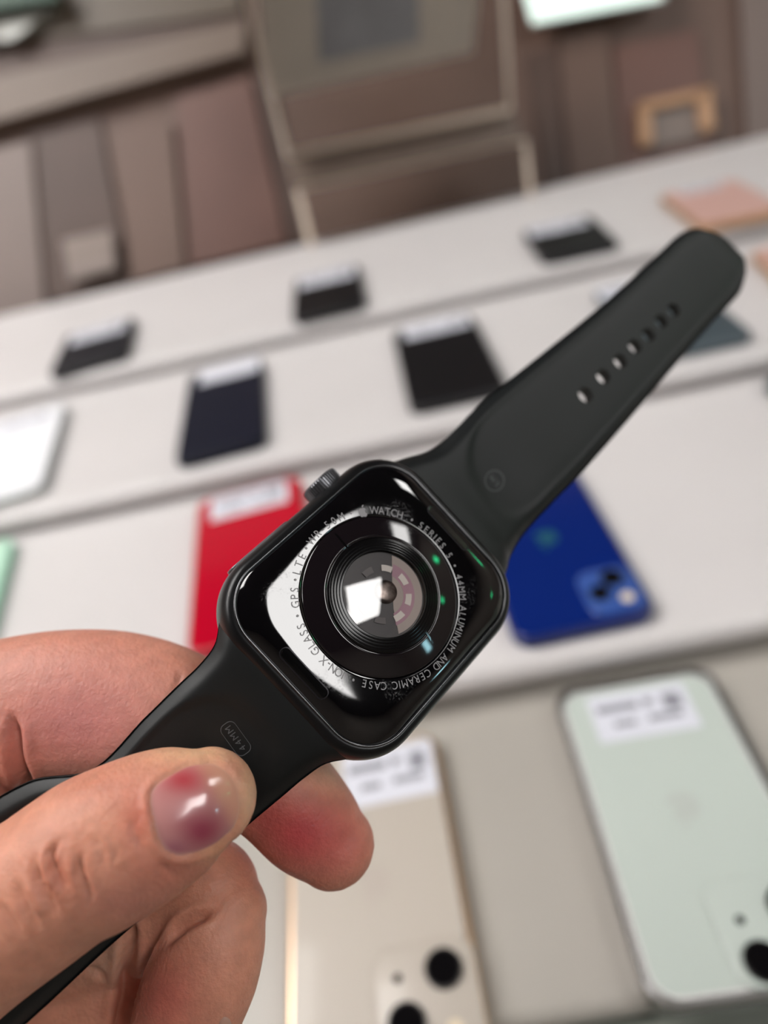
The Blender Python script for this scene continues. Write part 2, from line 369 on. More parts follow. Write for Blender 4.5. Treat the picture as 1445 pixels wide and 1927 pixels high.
cg = ((.0160, -.0440, .0185, .0190), [(-.0098, .0078, .0016, 'mic'), (-.0080, -.0070, .0068, 'lens'), (.0070, .0080, .0068, 'lens'), (.0080, -.0110, .0030, 'flash')], m_goldb)
phone('gold', HA, (-.0865, .088), 1.5, .0700, .1380, m_gold, m_goldb, (.011, .049, .0210, .0140), 'champagne phone with a gold band, back up, under the pinched finger', GA, cams=cg, logo=mat('champagne_emblem', srgb(176, 166, 156), .3))
cb = ((.0185, -.0500, .0140, .0160), [(.0030, .0070, .0056, 'lens'), (-.0060, -.0020, .0050, 'lens'), (.0055, -.0080, .0032, 'flash')], mat('blue_bump', srgb(56, 84, 150), .15, coat=.6))
phone('blue', HB, (.0255, .2505), 1.5, .0695, .1400, m_blue, m_blueb, None, 'deep blue phone lying back up, half behind the watch strap', GB, cams=cb, logo=mat('green_emblem', srgb(30, 78, 96), .3))
phone('red', HB, (-.1435, .2860), 6.0, .0740, .1560, m_red, m_redb, (.0, .060, .0270, .0140), 'bright red phone lying back up with a white sticker, behind the fingers', GB)
phone('mint', HB, (-.347, .316), 12.0, .0740, .1200, mat('mint_band', srgb(150, 196, 172), .4), m_mint, None, 'mint green phone at the left frame edge, second tier', GB, screen=False)
phone('dark', HB, (.240, .300), 2.0, .0720, .1460, m_slate, m_blk, (.0, .060, .022, .008), 'dark slate phone at the right frame edge below the strap tip', GB)
phone('whitel', HC, (-.350, .466), 10.0, .0720, .1580, m_whtb, m_wht, (.0, .060, .024, .009), 'white phone at the left frame edge, third tier', GC)
phone('navy', HC, (-.1755, .470), 5.0, .0680, .1620, m_navy, m_navy, (.004, .066, .027, .015), 'navy blue phone with a white sticker, left of the crown', GC, screen=True, prints=False)
phone('black', HC, (-.001, .475), 0.5, .0715, .1530, m_blkb, m_blk, (.002, .062, .028, .014), 'black phone with a white sticker, just above the watch', GC, screen=True)
phone('slate', HC, (.172, .474), -.5, .0720, .1460, mat('slate_band', srgb(80, 92, 98), .4), m_slate, (-.008, .056, .027, .015), 'slate grey phone mostly hidden behind the upper strap', GC)
phone('rose2', HC, (.290, .480), -8, .0720, .1500, m_roseb, m_rose, None, 'rose gold phone cut by the right frame edge beside the strap tip', GC)
phone('t1', HD, (-.329, .668), 8.0, .0765, .1140, m_blkb, mat('dark_navy_glass', srgb(12, 15, 24), .45, spec=.3), (.0, .036, .029, .017), 'small black phone on the top tier, leftmost', GD, screen=True)
phone('t2', HD, (-.0905, .669), 1.0, .0700, .1260, m_blkb, m_blk, (.0, .040, .029, .018), 'small black phone on the top tier, above the navy phone left of the stand foot', GD, screen=True)
phone('t3', HD, (.1455, .676), -2.0, .0705, .1060, m_blkb, m_blk, (-.003, .034, .028, .015), 'small black phone on the top tier, right of the acrylic stand', GD, screen=True)
phone('rose', HD, (.286, .668), -3.5, .0760, .1240, m_roseb, m_rose, (.0, .050, .020, .008), 'rose pink phone on the top tier near the right frame edge', GD)

# ------------------------------------------------------------------ the watch
WC = np.array([-.0007893, .0135565, .1182589])
WB = np.array([[.65322333, -.60788705, .4514118], [-.67955769, -.73360804, -.00453663], [.33391708, -.30379693, -.89230421]])
WO = O + M @ WC; WX = WB @ M.T                          # rows: along strap, towards crown, out of the back
def wl(pts): return WO + (np.asarray(pts, float) * 1e-3) @ WX
def wpx(x, y, w=1.35):                                 # pixel direction onto the plane w -> local u, v (mm)
    v = ray(x, y); o = WO + WX[2] * w * 1e-3; n = WX[2]; p = O + v * (((o - O) @ n) / (v @ n)); d = (p - WO) @ WX.T * 1e3
    return d[0], d[1]
watch = empty('smart_watch', WO, 'black smart watch held back up with its glossy sensor back and open rubber strap', 'watch')
NA = 224
base_ang = np.arange(NA) / NA * 2 * np.pi
def rr_rad(a, b, r):
    d = []
    c = rr2(a, b, r, 40); nxt = np.roll(c, -1, 0)
    for p, q in zip(c, nxt):
        k = 60 if np.linalg.norm(q - p) > 1 else 1
        for t in range(k): d.append(p + (q - p) * t / k)
    d = np.array(d); an = np.arctan2(d[:, 1], d[:, 0]) % (2 * np.pi); o = np.argsort(an)
    return np.interp(base_ang, an[o], np.hypot(d[:, 0], d[:, 1])[o], period=2 * np.pi)
def wloop(a, b, r, w):
    q = rr_rad(a, b, r); return wl(np.c_[q * np.cos(base_ang), q * np.sin(base_ang), np.full(NA, w)])
m_case = mat('black_aluminium', srgb(16, 16, 18), .34, metal=.35, spec=.5, bump=.000004, bscale=4000)
m_rim = mat('rim_metal', srgb(90, 90, 92), .22, metal=1.0)
loops = [wloop(19.9, 17.1, 7.8, -.12)]
for t in np.linspace(0, 90, 12):
    s, c = math.sin(math.radians(t)), math.cos(math.radians(t))
    loops.append(wloop(19.9 + 2.1 * s ** .9, 17.1 + 1.9 * s ** .9, 7.8 + 2.4 * s, -.12 - 3.7 * (1 - c)))
loops.append(wloop(22, 19, 10.2, -5.6))
for t in np.linspace(15, 90, 7):
    s, c = math.sin(math.radians(t)), math.cos(math.radians(t))
    loops.append(wloop(22 - 3.0 * (1 - c), 19 - 3.0 * (1 - c), 10.2 - 2.0 * (1 - c), -5.6 - 3.6 * s))
loops.append(wloop(18.9, 15.9, 8.0, -9.2))
loft('case_body', loops, m_case, watch, cap0=True, cap1=True)
# front crystal (faces away)
lo = [wloop(18.8, 15.8, 8.0, -9.15), wloop(18.6, 15.6, 7.9, -9.8), wloop(17.4, 14.4, 7.4, -10.5), wloop(14, 11, 5.0, -10.7)]
m_gloss = mat('black_ceramic_glass', srgb(5, 5, 6), .045, coat=.6, spec=.6)
loft('front_glass', lo, m_gloss, watch, cap0=False)
# thin polished rim
lo = [wloop(19.95, 17.15, 7.85, -.16), wloop(19.93, 17.13, 7.83, .02), wloop(19.78, 16.98, 7.7, .10), wloop(19.6, 16.8, 7.55, .04), wloop(19.55, 16.75, 7.5, -.25)]
loft('polished_rim', lo, m_rim, watch, cap0=False, cap1=False)
# glossy back: rounded rectangle blending into the lens circle
RC = 13.1
base_rad = rr_rad(19.5, 16.7, 7.45)
def hprof(t): return -.12 + 1.50 * (1 - (1 - t) ** 4.2)
lo = []
for t in np.linspace(0, 1, 28):
    t = t ** 1.3
    rad = base_rad * (1 - t) + RC * t
    lo.append(wl(np.c_[rad * np.cos(base_ang), rad * np.sin(base_ang), np.full(len(rad), hprof(t))]))
def circ(r, w, cx=0, cy=0):
    return wl(np.c_[cx + r * np.cos(base_ang), cy + r * np.sin(base_ang), np.full(len(base_ang), w)])
for r, w in ((13.04, 1.30), (12.98, .9), (12.9, .7)): lo.append(circ(r, w))
def smudge_mat(name, col, rough, sm=.18, scale=500., coat=.0):
    """glossy black with dusty finger marks that only change its gloss"""
    m = bpy.data.materials.new(name); m.use_nodes = True; nt = m.node_tree; b = nt.nodes['Principled BSDF']
    b.inputs['Base Color'].default_value = col; b.inputs['Coat Weight'].default_value = coat; b.inputs['Specular IOR Level'].default_value = .6
    tc = nt.nodes.new('ShaderNodeTexCoord'); n1 = nt.nodes.new('ShaderNodeTexNoise'); n1.inputs['Scale'].default_value = 130; n1.inputs['Detail'].default_value = 3
    n2 = nt.nodes.new('ShaderNodeTexNoise'); n2.inputs['Scale'].default_value = scale * 6; n2.inputs['Detail'].default_value = 4
    for n in (n1, n2): nt.links.new(tc.outputs['Object'], n.inputs['Vector'])
    r1 = nt.nodes.new('ShaderNodeMapRange'); r1.inputs['From Min'].default_value = .52; r1.inputs['From Max'].default_value = .68
    nt.links.new(n1.outputs['Fac'], r1.inputs['Value'])
    r2 = nt.nodes.new('ShaderNodeMapRange'); r2.inputs['From Min'].default_value = .45; r2.inputs['From Max'].default_value = .65
    nt.links.new(n2.outputs['Fac'], r2.inputs['Value'])
    mu = nt.nodes.new('ShaderNodeMath'); mu.operation = 'MULTIPLY'; nt.links.new(r1.outputs[0], mu.inputs[0]); nt.links.new(r2.outputs[0], mu.inputs[1])
    ro = nt.nodes.new('ShaderNodeMapRange'); ro.inputs['To Min'].default_value = rough; ro.inputs['To Max'].default_value = rough + sm
    nt.links.new(mu.outputs[0], ro.inputs['Value']); nt.links.new(ro.outputs[0], b.inputs['Roughness'])
    MATS[name] = m; return m
m_back = smudge_mat('back_ceramic', srgb(7, 6, 8), .05, .25, coat=.45)
loft('back_shell', lo, m_back, watch, cap0=False, cap1=False)
DR = 41.0; DT = 3.5
def dome_w(r): return DT - (DR - math.sqrt(max(DR * DR - r * r, 0)))
m_ring = smudge_mat('sensor_ring', srgb(20, 15, 18), .06, .12)
lo = [circ(12.95, .7), circ(12.98, dome_w(13) - .25)]
for r in np.linspace(12.9, 9.45, 14): lo.append(circ(r, dome_w(r)))
lo += [circ(9.38, dome_w(9.4) - .10), circ(9.30, dome_w(9.4) - .10)]
loft('sensor_ring', lo, m_ring, watch, cap0=False, cap1=False)
# inner collar with fine concentric grooves
m_collar = mat('black_collar', srgb(7, 6, 7), .16, spec=.3)
lo = [circ(9.30, dome_w(9.3) - .12)]
r = 9.24
for k in range(5):
    for dr, dz in ((0, 0), (-.30, .0), (-.34, -.008), (-.42, -.008), (-.45, 0)):
        lo.append(circ(r + dr, dome_w(r + dr) + dz - (0 if k or dr else .02)))
    r -= .46
r_in = r
lo += [circ(r_in, dome_w(r_in) - .02), circ(r_in - .05, dome_w(r_in) - 1.2)]
loft('lens_collar', lo, m_collar, watch, cap0=False, cap1=False)
lo = [circ(rr_, dome_w(rr_) - .01) for rr_ in np.linspace(r_in - .01, .15, 16)]
loft('centre_lens', lo, clear('sapphire_lens', 1.25, (.86, .84, .84, 1), ior=1.76, rough=.02), watch, cap0=False, cap1=True)
PW = dome_w(6) - 1.1
SX, SY = .55, .0                                       # sensor module sits slightly towards the strap side
def disc(name, pts, w0, w1, m, parent=watch):
    p = np.array(pts); n = len(p)
    v = np.concatenate([wl(np.c_[p, np.full(n, w0)]), wl(np.c_[p, np.full(n, w1)])])
    return fixn(mesh(name, v, [tuple(range(n))[::-1], tuple(range(n, 2 * n))] + [(i, (i + 1) % n, n + (i + 1) % n, n + i) for i in range(n)], m, parent))
ang = np.linspace(0, 2 * np.pi, 65)[:-1]
disc('sensor_plate', np.c_[6.95 * np.cos(ang), 6.95 * np.sin(ang)], PW - .4, PW, mat('dark_sensor_plate', srgb(22, 18, 20), .35))
# grey half, a reflection edge put into the colour split: points whose direction is towards screen right; chord passes just right of the centre
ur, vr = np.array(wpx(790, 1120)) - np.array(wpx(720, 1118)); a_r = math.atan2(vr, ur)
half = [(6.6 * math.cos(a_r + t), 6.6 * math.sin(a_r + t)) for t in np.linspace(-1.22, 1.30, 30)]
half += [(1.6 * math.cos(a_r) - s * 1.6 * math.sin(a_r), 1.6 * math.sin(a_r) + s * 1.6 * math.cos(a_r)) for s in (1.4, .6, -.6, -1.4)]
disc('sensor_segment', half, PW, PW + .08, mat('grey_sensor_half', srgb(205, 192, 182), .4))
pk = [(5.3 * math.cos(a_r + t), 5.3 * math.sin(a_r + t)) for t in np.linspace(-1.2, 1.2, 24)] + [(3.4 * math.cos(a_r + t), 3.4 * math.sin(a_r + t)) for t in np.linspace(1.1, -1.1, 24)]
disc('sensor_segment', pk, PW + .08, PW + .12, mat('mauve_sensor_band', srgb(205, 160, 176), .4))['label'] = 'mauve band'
for i in range(8):
    th = a_r + math.radians(-10 + 45 * i)
    sp = math.radians(12.0)
    p = [(4.75 * math.cos(th + t), 4.75 * math.sin(th + t)) for t in np.linspace(-sp, sp, 7)] + [(3.75 * math.cos(th + t), 3.75 * math.sin(th + t)) for t in np.linspace(sp, -sp, 7)]
    lit = i in (0, 1, 7, 2)  # windows right of the reflection edge coloured as lit, the rest dim
    o = disc('sensor_window', p, PW + .12, PW + .2, mat('sensor_window_bright', srgb(250, 244, 232), .3, spec=.8) if lit else mat('sensor_window_dim', srgb(70, 62, 60), .3))
m_ml = mat('sensor_metal', srgb(120, 110, 104), .3, metal=.7, noise=.5, nscale=1200)
lo = [circ(1.9, PW + .05, cx=SX), circ(1.85, PW + .3, cx=SX), circ(1.3, PW + .42, cx=SX), circ(.7, PW + .46, cx=SX), circ(.1, PW + .5, cx=SX)]
loft('centre_sensor', lo, m_ml, watch, cap0=False)
# draping helper on the back
def back_w(u, v):
    a = math.atan2(v, u); r = math.hypot(u, v)
    R0 = float(np.interp(a % (2 * math.pi), base_ang, base_rad, period=2 * math.pi))
    if r <= RC: return dome_w(r)
    t = min(max((R0 - r) / (R0 - RC), 0), 1); return hprof(t)
def drape(name, polys, m, h0=-.02, h1=.03, parent=watch, label=None):
    V, Fc = [], []
    for p in polys:
        n = len(p); k = len(V)
        for u, v in p: V.append((u, v, back_w(u, v) + h0))
        for u, v in p: V.append((u, v, back_w(u, v) + h1))
        Fc.append(tuple(range(k + n, k + 2 * n)))
        Fc += [(k + i, k + (i + 1) % n, k + n + (i + 1) % n, k + n + i) for i in range(n)]
    o = mesh(name, wl(V), Fc, m, parent); bm = bmesh.new(); bm.from_mesh(o.data); bmesh.ops.recalc_face_normals(bm, faces=bm.faces); bm.to_mesh(o.data); bm.free()
    if label: o['label'] = label
    return o
def ringstrip(name, outer, inner, m, h, fnw, parent=watch):
    n = len(outer)
    V = [(u, v, fnw(u, v) + h) for u, v in outer] + [(u, v, fnw(u, v) + h) for u, v in inner]
    V += [(u, v, fnw(u, v) - .05) for u, v in outer] + [(u, v, fnw(u, v) - .05) for u, v in inner]
    Fc = []
    for i in range(n):
        j = (i + 1) % n; Fc += [(i, j, n + j, n + i), (2 * n + i, 2 * n + j, j, i), (n + i, n + j, 3 * n + j, 3 * n + i)]
    return fixn(mesh(name, wl(V), Fc, m, parent))
m_pill = mat('release_button', srgb(6, 6, 7), .12, coat=.5); m_groove = mat('groove_edge', srgb(44, 42, 46), .3, metal=.6)
for uc in (-17.45, 17.3):
    a = 4.75; b = .78
    out = [(uc + q[0], q[1]) for q in rr2(b + .16, a + .16, b + .15, 8)]; mid = [(uc + q[0], q[1]) for q in rr2(b, a, b - .01, 8)]
    ringstrip('button_outline', out, mid, m_groove, .05, back_w)
    inn = [(uc + q[0], q[1]) for q in rr2(b - .1, a - .1, b - .11, 8)]
    drape('release_button', [inn], m_pill, -.1, .06)
# slit between the electrode halves
for (x0, y0, x1, y1) in ((630, 1005, 652, 1037), (812, 1212, 796, 1190)):
    u0, v0 = wpx(x0, y0); u1, v1 = wpx(x1, y1); d = np.array([u1 - u0, v1 - v0]); d /= np.linalg.norm(d); nn = np.array([-d[1], d[0]]) * .16
    pts = []
    for s in np.linspace(0, 1, 6): pts.append((u0 + (u1 - u0) * s + nn[0], v0 + (v1 - v0) * s + nn[1]))
    for s in np.linspace(1, 0, 6): pts.append((u0 + (u1 - u0) * s - nn[0], v0 + (v1 - v0) * s - nn[1]))
    drape('electrode_slit', [pts], m_pill, -.05, .02)
# lettering around the lens
_gl = {}
def glyph(ch):
    """triangulated letter outline, cap height 1, centred in x"""
    if ch in _gl: return _gl[ch]
    cu = bpy.data.curves.new('glyph', 'FONT'); cu.body = ch; cu.size = 1.0; cu.resolution_u = 4; cu.align_x = 'CENTER'; cu.fill_mode = 'FRONT'
    ob = bpy.data.objects.new('glyph', cu); COL.objects.link(ob)
    dg = bpy.context.evaluated_depsgraph_get(); me = bpy.data.meshes.new_from_object(ob.evaluated_get(dg))
    v = [(p.co.x, p.co.y) for p in me.vertices]; f = [tuple(p.vertices) for p in me.polygons]
    bpy.data.objects.remove(ob); bpy.data.curves.remove(cu); bpy.data.meshes.remove(me)
    v = np.array(v); v /= .70
    _gl[ch] = (v, f); return _gl[ch]
TR = 14.1                                              # radius of the letters' middle
def px_ang(x, y): u, v = wpx(x, y, 1.3); return math.atan2(v, u)
CWID = {'I': .5, ' ': .75, 'M': 1.2, 'W': 1.25, '-': .7, '1': .6}
LV, LF = [], []
def put(v, f, th, h, dx=0.0, R=TR):
    """place 2-D glyph points on the ring at angle th; tops outward, reading clockwise as seen"""
    er = np.array([math.cos(th), math.sin(th)]); rt = np.array([er[1], -er[0]])   # e_r x n
    k = len(LV)
    for x, y in v:
        p = er * (R + (y - .5) * h) + rt * (x * h * .86 + dx)
        LV.append((p[0], p[1], back_w(p[0], p[1]) + .06))
    LF.extend([tuple(k + i for i in q) for q in f])
def word(txt, p0, p1, h):
    a0 = px_ang(*p0); a1 = px_ang(*p1)
    while a1 > a0: a1 -= 2 * math.pi                   # clockwise
    w = [CWID.get(c, 1.0) for c in txt]; cen = np.cumsum([0] + w)[:-1] + np.array(w) / 2; cen = (cen - cen[0]) / (cen[-1] - cen[0])
    for c, s in zip(txt, cen):
        if c == ' ': continue
        v, f = glyph(c); put(v, f, a0 + (a1 - a0) * s, h)
def dot(p):
    a = px_ang(*p); t = np.linspace(0, 2 * np.pi, 13)[:-1]; put(np.c_[.2 * np.cos(t), .5 + .2 * np.sin(t)], [tuple(range(12))], a, 1.1)
word('WATCH', (704, 965), (751, 974), 1.3)
word('SERIES 5', (790, 992), (842, 1047), 1.2)
word('44MM ALUMINUM AND CERAMIC CASE', (857, 1087), (685, 1287), 1.2)
word('ION-X GLASS', (645, 1272), (563, 1180), 1.3)
word('GPS', (553, 1138), (553, 1110), 1.3)
word('LTE', (558, 1077), (568, 1047), 1.3)
word('WR-50M', (588, 1018), (643, 976), 1.25)
for p in ((661, 968), (774, 980), (852, 1066), (664, 1281), (556, 1160), (554, 1091), (576, 1032)): dot(p)
body, leaf = apple_pts(1.0)
# the outlines are concave only at the bite: triangulate as a fan from an inner point
a = px_ang(682, 963)
for pts in (body, leaf):
    c = pts.mean(0); v = np.concatenate([[c], pts]); n = len(pts)
    put(v * np.array([1.35, 1.25]) + np.array([0, .42]), [(0, 1 + i, 1 + (i + 1) % n) for i in range(n)], a, 1.45)
m_let = mat('etched_letters', srgb(150, 148, 150), .65, spec=.2)
mesh('engraved_lettering', wl(LV), LF, m_let, watch)

# crown with fine teeth
def axis_frame(org, zdir):
    z = np.array(zdir) / np.linalg.norm(zdir); x = WX[0]; x = x - z * (x @ z); x /= np.linalg.norm(x); return org, np.array([x, np.cross(z, x), z])
co, cax = axis_frame(wl([[8.2, 19.0, -5.0]])[0], WX[1])
def gear(r, depth, z, nt_=44, per=4):
    n = nt_ * per; t = np.arange(n) / n * 2 * np.pi; rr_ = r - depth * (np.array([0, 0, 1, 1])[np.arange(n) % 4])
    return frame_pts(co, cax, np.c_[rr_ * np.cos(t), rr_ * np.sin(t), np.full(n, z)] * 1e-3)
m_crown = mat('crown_metal', srgb(120, 120, 124), .38, metal=.9)
loft('digital_crown', [gear(3.2, 0, -.8), gear(3.35, .25, -.3), gear(3.5, .34, .1), gear(3.5, .34, 1.5), gear(3.3, .25, 1.85), gear(2.9, 0, 2.0), gear(2.6, 0, 2.0)], m_crown, watch, smooth=False)
slab('side_button', wl([[-7.5, 18.6, -5.0]])[0], np.array([WX[0], -WX[2], WX[1]]), .0065, .0017, .00165, 0, .00062, m_crown, watch, bev=.0002)

# ------------------------------------------------------------------ strap halves
def catmull(P0, k):
    P0 = np.asarray(P0, float); n = len(P0); out = []
    E = np.concatenate([[2 * P0[0] - P0[1]], P0, [2 * P0[-1] - P0[-2]]])
    for i in range(n - 1):
        p0, p1, p2, p3 = E[i:i + 4]
        for t in np.linspace(0, 1, k, endpoint=False):
            out.append(.5 * ((2 * p1) + (-p0 + p2) * t + (2 * p0 - 5 * p1 + 4 * p2 - p3) * t * t + (-p0 + 3 * p1 - 3 * p2 + p3) * t ** 3))
    out.append(P0[-1]); return np.array(out)
m_strap = mat('black_rubber', srgb(14, 17, 18), .5, spec=.38, noise=.06, nscale=300, bump=.00001, bscale=5000)
def strap(st, basin, k=12, nc=72):
    """st rows: Lx, Ly, Rx, Ry, z, thickness(mm)"""
    S = catmull(st, k); loops = []
    Ls = np.array([P(r[0], r[1], r[4]) for r in S]); Rs = np.array([P(r[2], r[3], r[4]) for r in S])
    mid = (Ls + Rs) / 2; seg = np.r_[0, np.cumsum(np.linalg.norm(np.diff(mid, axis=0), axis=1))] * 1e3
    for i in range(len(S)):
        tan = mid[min(i + 1, len(S) - 1)] - mid[max(i - 1, 0)]; cr = Rs[i] - Ls[i]; n = np.cross(tan, cr); n /= np.linalg.norm(n)
        if n @ (O - mid[i]) < 0: n = -n
        th = S[i][5] * 1e-3; hw = np.linalg.norm(cr) / 2; cu = cr / (2 * hw); ring = []
        for j in range(nc):
            ph = 2 * math.pi * j / nc; c, s = math.cos(ph), math.sin(ph)
            ex, ey = .42, .62
            x = math.copysign(abs(c) ** ex, c); y = math.copysign(abs(s) ** ey, s)
            dz = 0
            if s > .02: dz = basin(seg[i], x) * 1e-3
            ring.append(mid[i] + cu * hw * x + n * (th / 2 * y + dz))
        loops.append(np.array(ring))
    return loops, seg
def sm(x, a, b):
    t = min(max((x - a) / (b - a), 0), 1); return t * t * (3 - 2 * t)
ZU = .0015
up_st = [(705, 880, 935, 1110, .1315 + ZU, 6.0), (760, 863, 953, 1075, .1345 + ZU, 5.2), (812, 846, 962, 1045, .137 + ZU, 4.2), (857, 807, 988, 1003, .1400 + ZU, 3.6),
         (902, 761, 1044, 942, .1438 + ZU, 3.3), (950, 721, 1092, 893, .1475 + ZU, 3.1), (1044, 646, 1180, 793, .155 + ZU, 2.9), (1139, 568, 1262, 697, .1635 + ZU, 2.7),
         (1234, 481, 1342, 606, .1725 + ZU, 2.6), (1270, 447, 1374, 572, .176 + ZU, 2.6), (1291, 434, 1391, 552, .178 + ZU, 2.5), (1312, 429, 1400, 530, .1795 + ZU, 2.4),
         (1335, 435, 1404, 508, .181 + ZU, 2.2), (1360, 450, 1399, 490, .1822 + ZU, 1.8), (1378, 466, 1389, 475, .183 + ZU, .9)]
def basin_up(s, x):
    # shallow thumb-shaped basin starting about 6 mm from the case, running to the tip
    x0 = 11.0; d = s - x0; e = abs(x)
    r = math.hypot(max(0, 12 - d) / 11.5, e / .80) if d < 12 else e / .80
    g = 1 - sm(r, .93, 1.05)
    edge = -.9 * sm(e, .74, 1.0) ** 1.5
    return -.32 * g + edge
loops, seg = strap(up_st, basin_up)
us = loft('upper_strap', loops, m_strap, watch)
us['label'] = 'long rubber strap half with seven holes'
# holes
def cutter(p, n, r):
    z = n; x = np.cross(z, [0.1, .9, .3]); x /= np.linalg.norm(x); y = np.cross(z, x); t = np.linspace(0, 2 * np.pi, 25)[:-1]
    a = [p + (x * math.cos(q) + y * math.sin(q)) * r + z * .008 for q in t]; b = [p + (x * math.cos(q) + y * math.sin(q)) * r - z * .008 for q in t]
    return np.array(a + b)
holes = [(1091, 747), (1124, 713), (1156, 684), (1184, 656), (1210, 634), (1235, 608), (1259, 586)]
bv, bf = [], []
A5, A9 = np.array([1021, 807., .1490]), np.array([1288, 543., .174])
for hx, hy in holes:
    f_ = ((hx - 1021) ** 2 + (hy - 807) ** 2) ** .5 / 375; z = .149 + .025 * f_
    nrm = np.cross(P(1288, 543, .1755) - P(1021, 807, .1505), P(1100, 900, .1495) - P(950, 721, .1495)); nrm /= np.linalg.norm(nrm)
    c = cutter(P(hx + 2, hy + 2, z), nrm, .00175 - .0000 * f_); k = len(bv); bv += c.tolist()
    bf += [tuple(range(k, k + 24))[::-1], tuple(range(k + 24, k + 48))] + [(k + i, k + (i + 1) % 24, k + 24 + (i + 1) % 24, k + 24 + i) for i in range(24)]
cut = fixn(mesh('hole_cutter', bv, bf, m_strap, watch))
md = us.modifiers.new('holes', 'BOOLEAN'); md.operation = 'DIFFERENCE'; md.object = cut; md.solver = 'EXACT'
bpy.context.view_layer.update()
dg = bpy.context.evaluated_depsgraph_get(); me = bpy.data.meshes.new_from_object(us.evaluated_get(dg)); us.modifiers.clear(); us.data = me; bpy.data.objects.remove(cut)
me.polygons.foreach_set('use_smooth', [True] * len(me.polygons)); edge_sharp(us, 40)
lo_st = [(418, 1128, 690, 1415, .1128, 6.0), (411, 1180, 655, 1428, .1122, 5.2), (402, 1216, 612, 1438, .1120, 4.2), (374, 1252, 573, 1464, .1122, 3.5), (331, 1293, 530, 1500, .1125, 3.2),
         (270, 1353, 475, 1546, .1132, 3.0), (172, 1449, 375, 1632, .1145, 2.8), (48, 1474, 285, 1712, .1165, 2.7), (-80, 1560, 190, 1796, .119, 2.7), (-150, 1685, 90, 1890, .122, 2.7),
         (-200, 1815, 5, 1965, .125, 2.6), (-215, 1850, -30, 1985, .126, 2.2), (-190, 1885, -80, 1970, .1265, 1.0)]
def basin_lo(s, x):
    x0 = 7.0; d = s - x0; e = abs(x)
    r = math.hypot(max(0, 12 - d) / 11.5, e / .80) if d < 12 else e / .80
    return -.32 * (1 - sm(r, .93, 1.05)) - .9 * sm(e, .74, 1.0) ** 1.5
loops, seg2 = strap(lo_st, basin_lo)
ls = loft('lower_strap', loops, m_strap, watch); ls['label'] = 'short rubber strap half pinched by the fingers'
def bvh(o):
    v = [Vector(o['_b']) + p.co for p in o.data.vertices]; return BVHTree.FromPolygons(v, [tuple(p.vertices) for p in o.data.polygons])
def marks(name, o, polyf, m, label=None, lift=.00006):
    tree = bvh(o); V, Fc = [], []
    for pts, f in polyf:
        k = len(V)
        for x, y in pts:
            r = Vector(ray(x, y)).normalized(); h = tree.ray_cast(Vector(O), r)
            V.append(tuple(h[0] - r * lift) if h[0] else tuple(P(x, y, .11)))
        Fc += [tuple(k + i for i in q) for q in f]
    ob = mesh(name, V, Fc, m, watch)
    if label: ob['label'] = label
m_mark = mat('moulded_mark', srgb(78, 80, 82), .5)
def ring2(pts, w):
    pts = np.array(pts); c = pts.mean(0); d = pts - c; L = np.linalg.norm(d, axis=1, keepdims=True); inn = c + d * (1 - w / L); n = len(pts)
    return np.concatenate([pts, inn]), [(i, (i + 1) % n, n + (i + 1) % n, n + i) for i in range(n)]
def txt2(txt, cx, cy, ang_deg, h, adv):
    out = []; a = math.radians(ang_deg); rt = np.array([math.cos(a), math.sin(a)]); upv = np.array([math.sin(a), -math.cos(a)])
    n = len(txt); w = [CWID.get(c, 1.) if c != '/' else .6 for c in txt]; cen = np.cumsum([0] + w)[:-1] + np.array(w) / 2; cen -= sum(w) / 2
    for c, s in zip(txt, cen):
        v, f = glyph(c); out.append(([tuple(np.array([cx, cy]) + rt * (x * h + s * adv) + upv * ((y - .5) * h)) for x, y in v], f))
    return out
t = np.linspace(0, 2 * np.pi, 41)[:-1]
marks('size_mark', us, [ring2(np.c_[930.5 + 18.5 * np.cos(t), 904.5 + 20 * np.sin(t)], 1.6)] + txt2('S/M', 931, 905, 232, 9.5, 9.0), m_mark)
a_ = math.radians(54); rt = np.array([math.cos(a_), math.sin(a_)]); un = np.array([-rt[1], rt[0]])
pill = [tuple(np.array([443.5, 1390]) + rt * q[0] + un * q[1]) for q in rr2(35, 16, 12, 8)]
marks('size_mark', ls, [ring2(pill, 1.6)] + txt2('44MM', 443.5, 1390, 54 + 180, 13, 13.0), m_mark)

